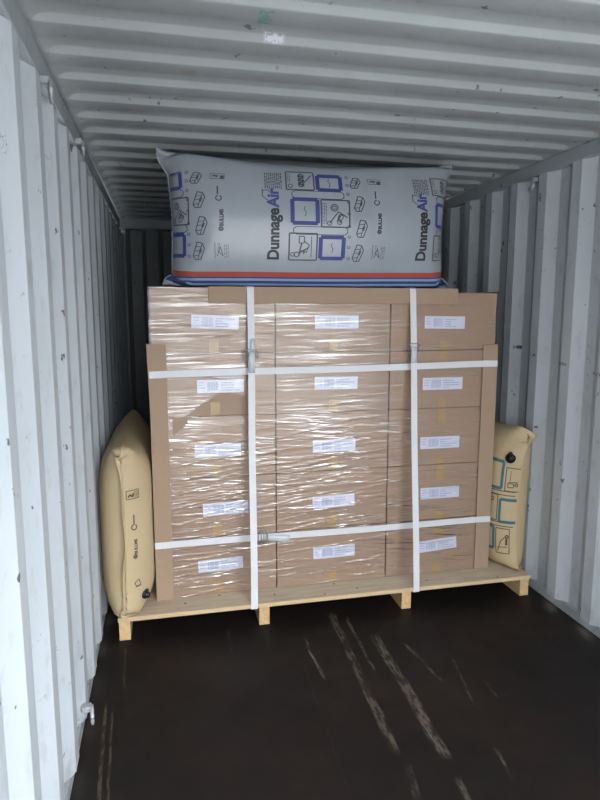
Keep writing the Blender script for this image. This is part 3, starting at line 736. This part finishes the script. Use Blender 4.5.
# --- brown bags in the gaps beside the stack
def spread(pl, nu, nv, hv, hu):
    out = []
    for (i, j, t_) in pl:
        out.append((i, j, t_))
        if i == 0:
            s_ = 1 if j == 0 else -1
            out.append((i, j+s_, (t_[0], t_[1]+0.010, t_[2]+s_*hv*0.8)))
    return out
def side_bag(xm, clamp, pins, u_len, height, y0, label, nd):
    nu, nv = 64, 52
    P = inflate(u_len, height, nu, nv, (xm, y0, 0.08), (0, 1, 0), (0, 0, 1), nd, clamp, 1.0, 260, 3, 0.00002, spread(pins(nu, nv), nu, nv, height/nv, u_len/nu))
    b = bag_object('dunnage_bag', P, M['kraft_l']); tag(b, label, 'dunnage bag'); hem(P, 0, b, M['kraft_l'], 0.004)
    return b, P
def clampL(P):
    fr = P[..., 1] > FY-0.02
    lim = np.where(fr, 0.248, 0.275)
    P[..., 0] = np.clip(P[..., 0], 0.004, lim); P[..., 2] = np.clip(P[..., 2], 0.126, 1.2); P[..., 1] = np.maximum(P[..., 1], 2.70)
bl, PL = side_bag(0.10, clampL, lambda nu, nv: [(0, 0, (0.088, 2.825, 0.130)), (0, nv, (0.100, 2.80, 0.920)), (nu, 0, (0.12, 3.80, 0.14)), (nu, nv, (0.12, 3.80, 0.95))],
                  1.15, 0.95, 2.77, 'brown kraft paper dunnage bag wedged between the left wall and the stack', (1, 0, 0))
# the free paper flap standing out along the front end of the left bag
bm = bmesh.new(); prev_ = None
for j in range(PL.shape[2]):
    a_ = Vector(PL[0][0, j]); t_ = j/(PL.shape[2]-1); s_ = math.sin(PI*t_)
    b_ = Vector((0.091+0.015*t_+0.026*s_+0.004*math.sin(t_*17), 2.790-0.02*t_+0.006*math.sin(t_*11), 0.136+0.79*t_))
    row = [bm.verts.new(a_*(1-k)+b_*k) for k in (0, 0.5, 1)]
    if prev_:
        for k in (0, 1): bm.faces.new((prev_[k], prev_[k+1], row[k+1], row[k]))
    prev_ = row
fl = from_bm('end_flap', bm, M['kraft_l'], bl, True); sm = fl.modifiers.new('thickness', 'SOLIDIFY'); sm.thickness = 0.003
def clampR(P):
    fr = P[..., 1] > FY-0.03
    lim = np.where(fr, 2.118, 2.00)
    P[..., 0] = np.clip(P[..., 0], lim, 2.346); P[..., 2] = np.clip(P[..., 2], 0.126, 1.2); P[..., 1] = np.maximum(P[..., 1], 2.80)
br, PR = side_bag(2.30, clampR, lambda nu, nv: [(0, 0, (2.285, 2.90, 0.130)), (0, nv, (2.315, 2.88, 0.905)), (nu, 0, (2.25, 3.90, 0.14)), (nu, nv, (2.25, 3.90, 0.93))],
                  1.15, 0.93, 2.87, 'brown paper dunnage bag beside the right wall, printed with teal frames', (-1, 0, 0))
def oriented(P, side, axis_sign):
    s = Surf(P, side, 1); n = s.N[s.nu//3, s.nv//2]
    if n[0]*axis_sign < 0: s.N = -s.N
    return s
# left bag: symbols on the face right of the seam
sL = oriented(PL, 0, 1)
def conv_L(x, y): return (x-124)*0.0037, 0.15+(600-y)*0.00504
rg = random.Random(3)
def symbol(*draw):
    K = Ink(conv_L, sL)
    for d in draw: d(K)
    K.done('symbol_print', [M['ink_brown'], M['ink_teal']], bl)
symbol(lambda K: K.rect(127, 482, 141, 491, 0.5), lambda K: K.line([(129, 489), (131, 486), (134, 489), (135, 485)], 1.2), lambda K: K.text_lines(136.5, 483, 141, 491, rg, 1.6, 0.5))
symbol(lambda K: K.ring(134, 521, 2.8, 0.8, 12, -1.0, 4.6), lambda K: K.line([(134, 518.4), (134, 508)], 0.9))
symbol(lambda K: K.ring(134.5, 552, 1.6, 1.5, 10))
symbol(lambda K: K.line([(133, 580), (138, 577), (140, 583), (135, 584), (133, 580)], 0.6), lambda K: K.line([(134, 585), (141, 584)], 0.5))
glyphs('maker_mark', 'BULLMS', 4.6, (136.8, 549.5), sL, conv_L, M['ink_brown'], bl, 0.05)
# right bag: frames and line drawings
sR = oriented(PR, 0, -1)
def conv_R(x, y): return 0.006+(524-x)*0.0042, 0.15+(554-y)*0.00614
K = Ink(conv_R, sR)
def seg(fr, dr, k):
    K.mat = 1; a, b, c_, d = fr; K.rect(a, b, c_, d, 1.9)
    K.mat = 0; K.rect(*dr, 0.6)
    if k == 0: K.rect(dr[0]+3, dr[3]-8, dr[0]+9, dr[3]-4, 0.6); K.ring(dr[0]+12, dr[3]-7, 1.6, 0.8); K.line([(dr[0]+5, dr[1]+3), (dr[0]+5, dr[1]+14)], 0.4); K.line([(dr[0]+3, dr[1]+15), (dr[2]-2, dr[1]+14)], 0.5)
    if k == 1: K.ring(dr[0]+6, dr[1]+5, 2.0, 0.6); K.ring(dr[0]+11, dr[1]+5, 2.0, 0.6); K.line([(dr[0]+2, dr[3]-6), (dr[0]+4, dr[3]-14)], 1.2)
    if k == 2: K.line([(dr[0]+2, dr[3]-2), (dr[0]+6, dr[1]+13), (dr[0]+13, dr[1]+6)], 0.6); K.ring(dr[2]-2.5, dr[1]+8, 1.4, 0.9); K.line([(dr[2]-3, dr[1]+10), (dr[2]-3, dr[1]+17)], 1.5); K.line([(dr[0]+2, dr[3]-6), (dr[2]-2, dr[3]-7)], 0.5)
seg((480, 455, 505, 482), (509, 460, 524, 484), 0); seg((505, 493, 527, 516), (484, 489, 502, 515), 1); seg((478, 522, 499, 545), (502, 523, 517, 549), 2)
K.mat = 0
for yy in (484.5, 488.5, 516.5, 520.5): K.line([(484, yy), (521, yy)], 0.6)
K.done('diagram_print', [M['ink_brown'], M['ink_teal']], br)['label'] = 'teal frames and dark line drawings'
def valve(surf, u, v, par, r=0.026, stem=True):
    c_ = Vector(surf(u, v)); i, j = int(u*surf.nu), int(v*surf.nv); n = Vector(surf.N[i, j]).normalized()
    zx = n.orthogonal().normalized()
    rot = n.to_track_quat('Z', 'Y').to_matrix().to_4x4()
    bm = bmesh.new()
    for (r1, r2, d, z) in ((r, r*0.97, 0.008, 0.003), (r*0.78, r*0.70, 0.014, 0.012), (r*0.45, r*0.40, 0.010, 0.022)):
        q_ = bmesh.ops.create_cone(bm, cap_ends=True, segments=24, radius1=r1, radius2=r2, depth=d); bmesh.ops.translate(bm, vec=(0, 0, z), verts=q_['verts'])
    q_ = bmesh.ops.create_uvsphere(bm, u_segments=14, v_segments=8, radius=r*0.42); bmesh.ops.translate(bm, vec=(0, 0, 0.012), verts=q_['verts'])
    up_l = rot.to_3x3().inverted() @ Vector((0, 0, 1)); up_l.z = 0; up_l.normalize()
    bmesh.ops.translate(bm, vec=up_l*r*1.05, verts=q_['verts'])
    bmesh.ops.transform(bm, matrix=Matrix.Translation(c_) @ rot, verts=bm.verts[:])
    from_bm('valve', bm, M['black'], par, True)['label'] = 'round black inflation valve'
uR, vR = conv_R(511, 450); valve(sR, uR, vR, br, 0.028)
uL, vL = 0.085, 0.17; valve(sL, uL, vL, bl, 0.022)
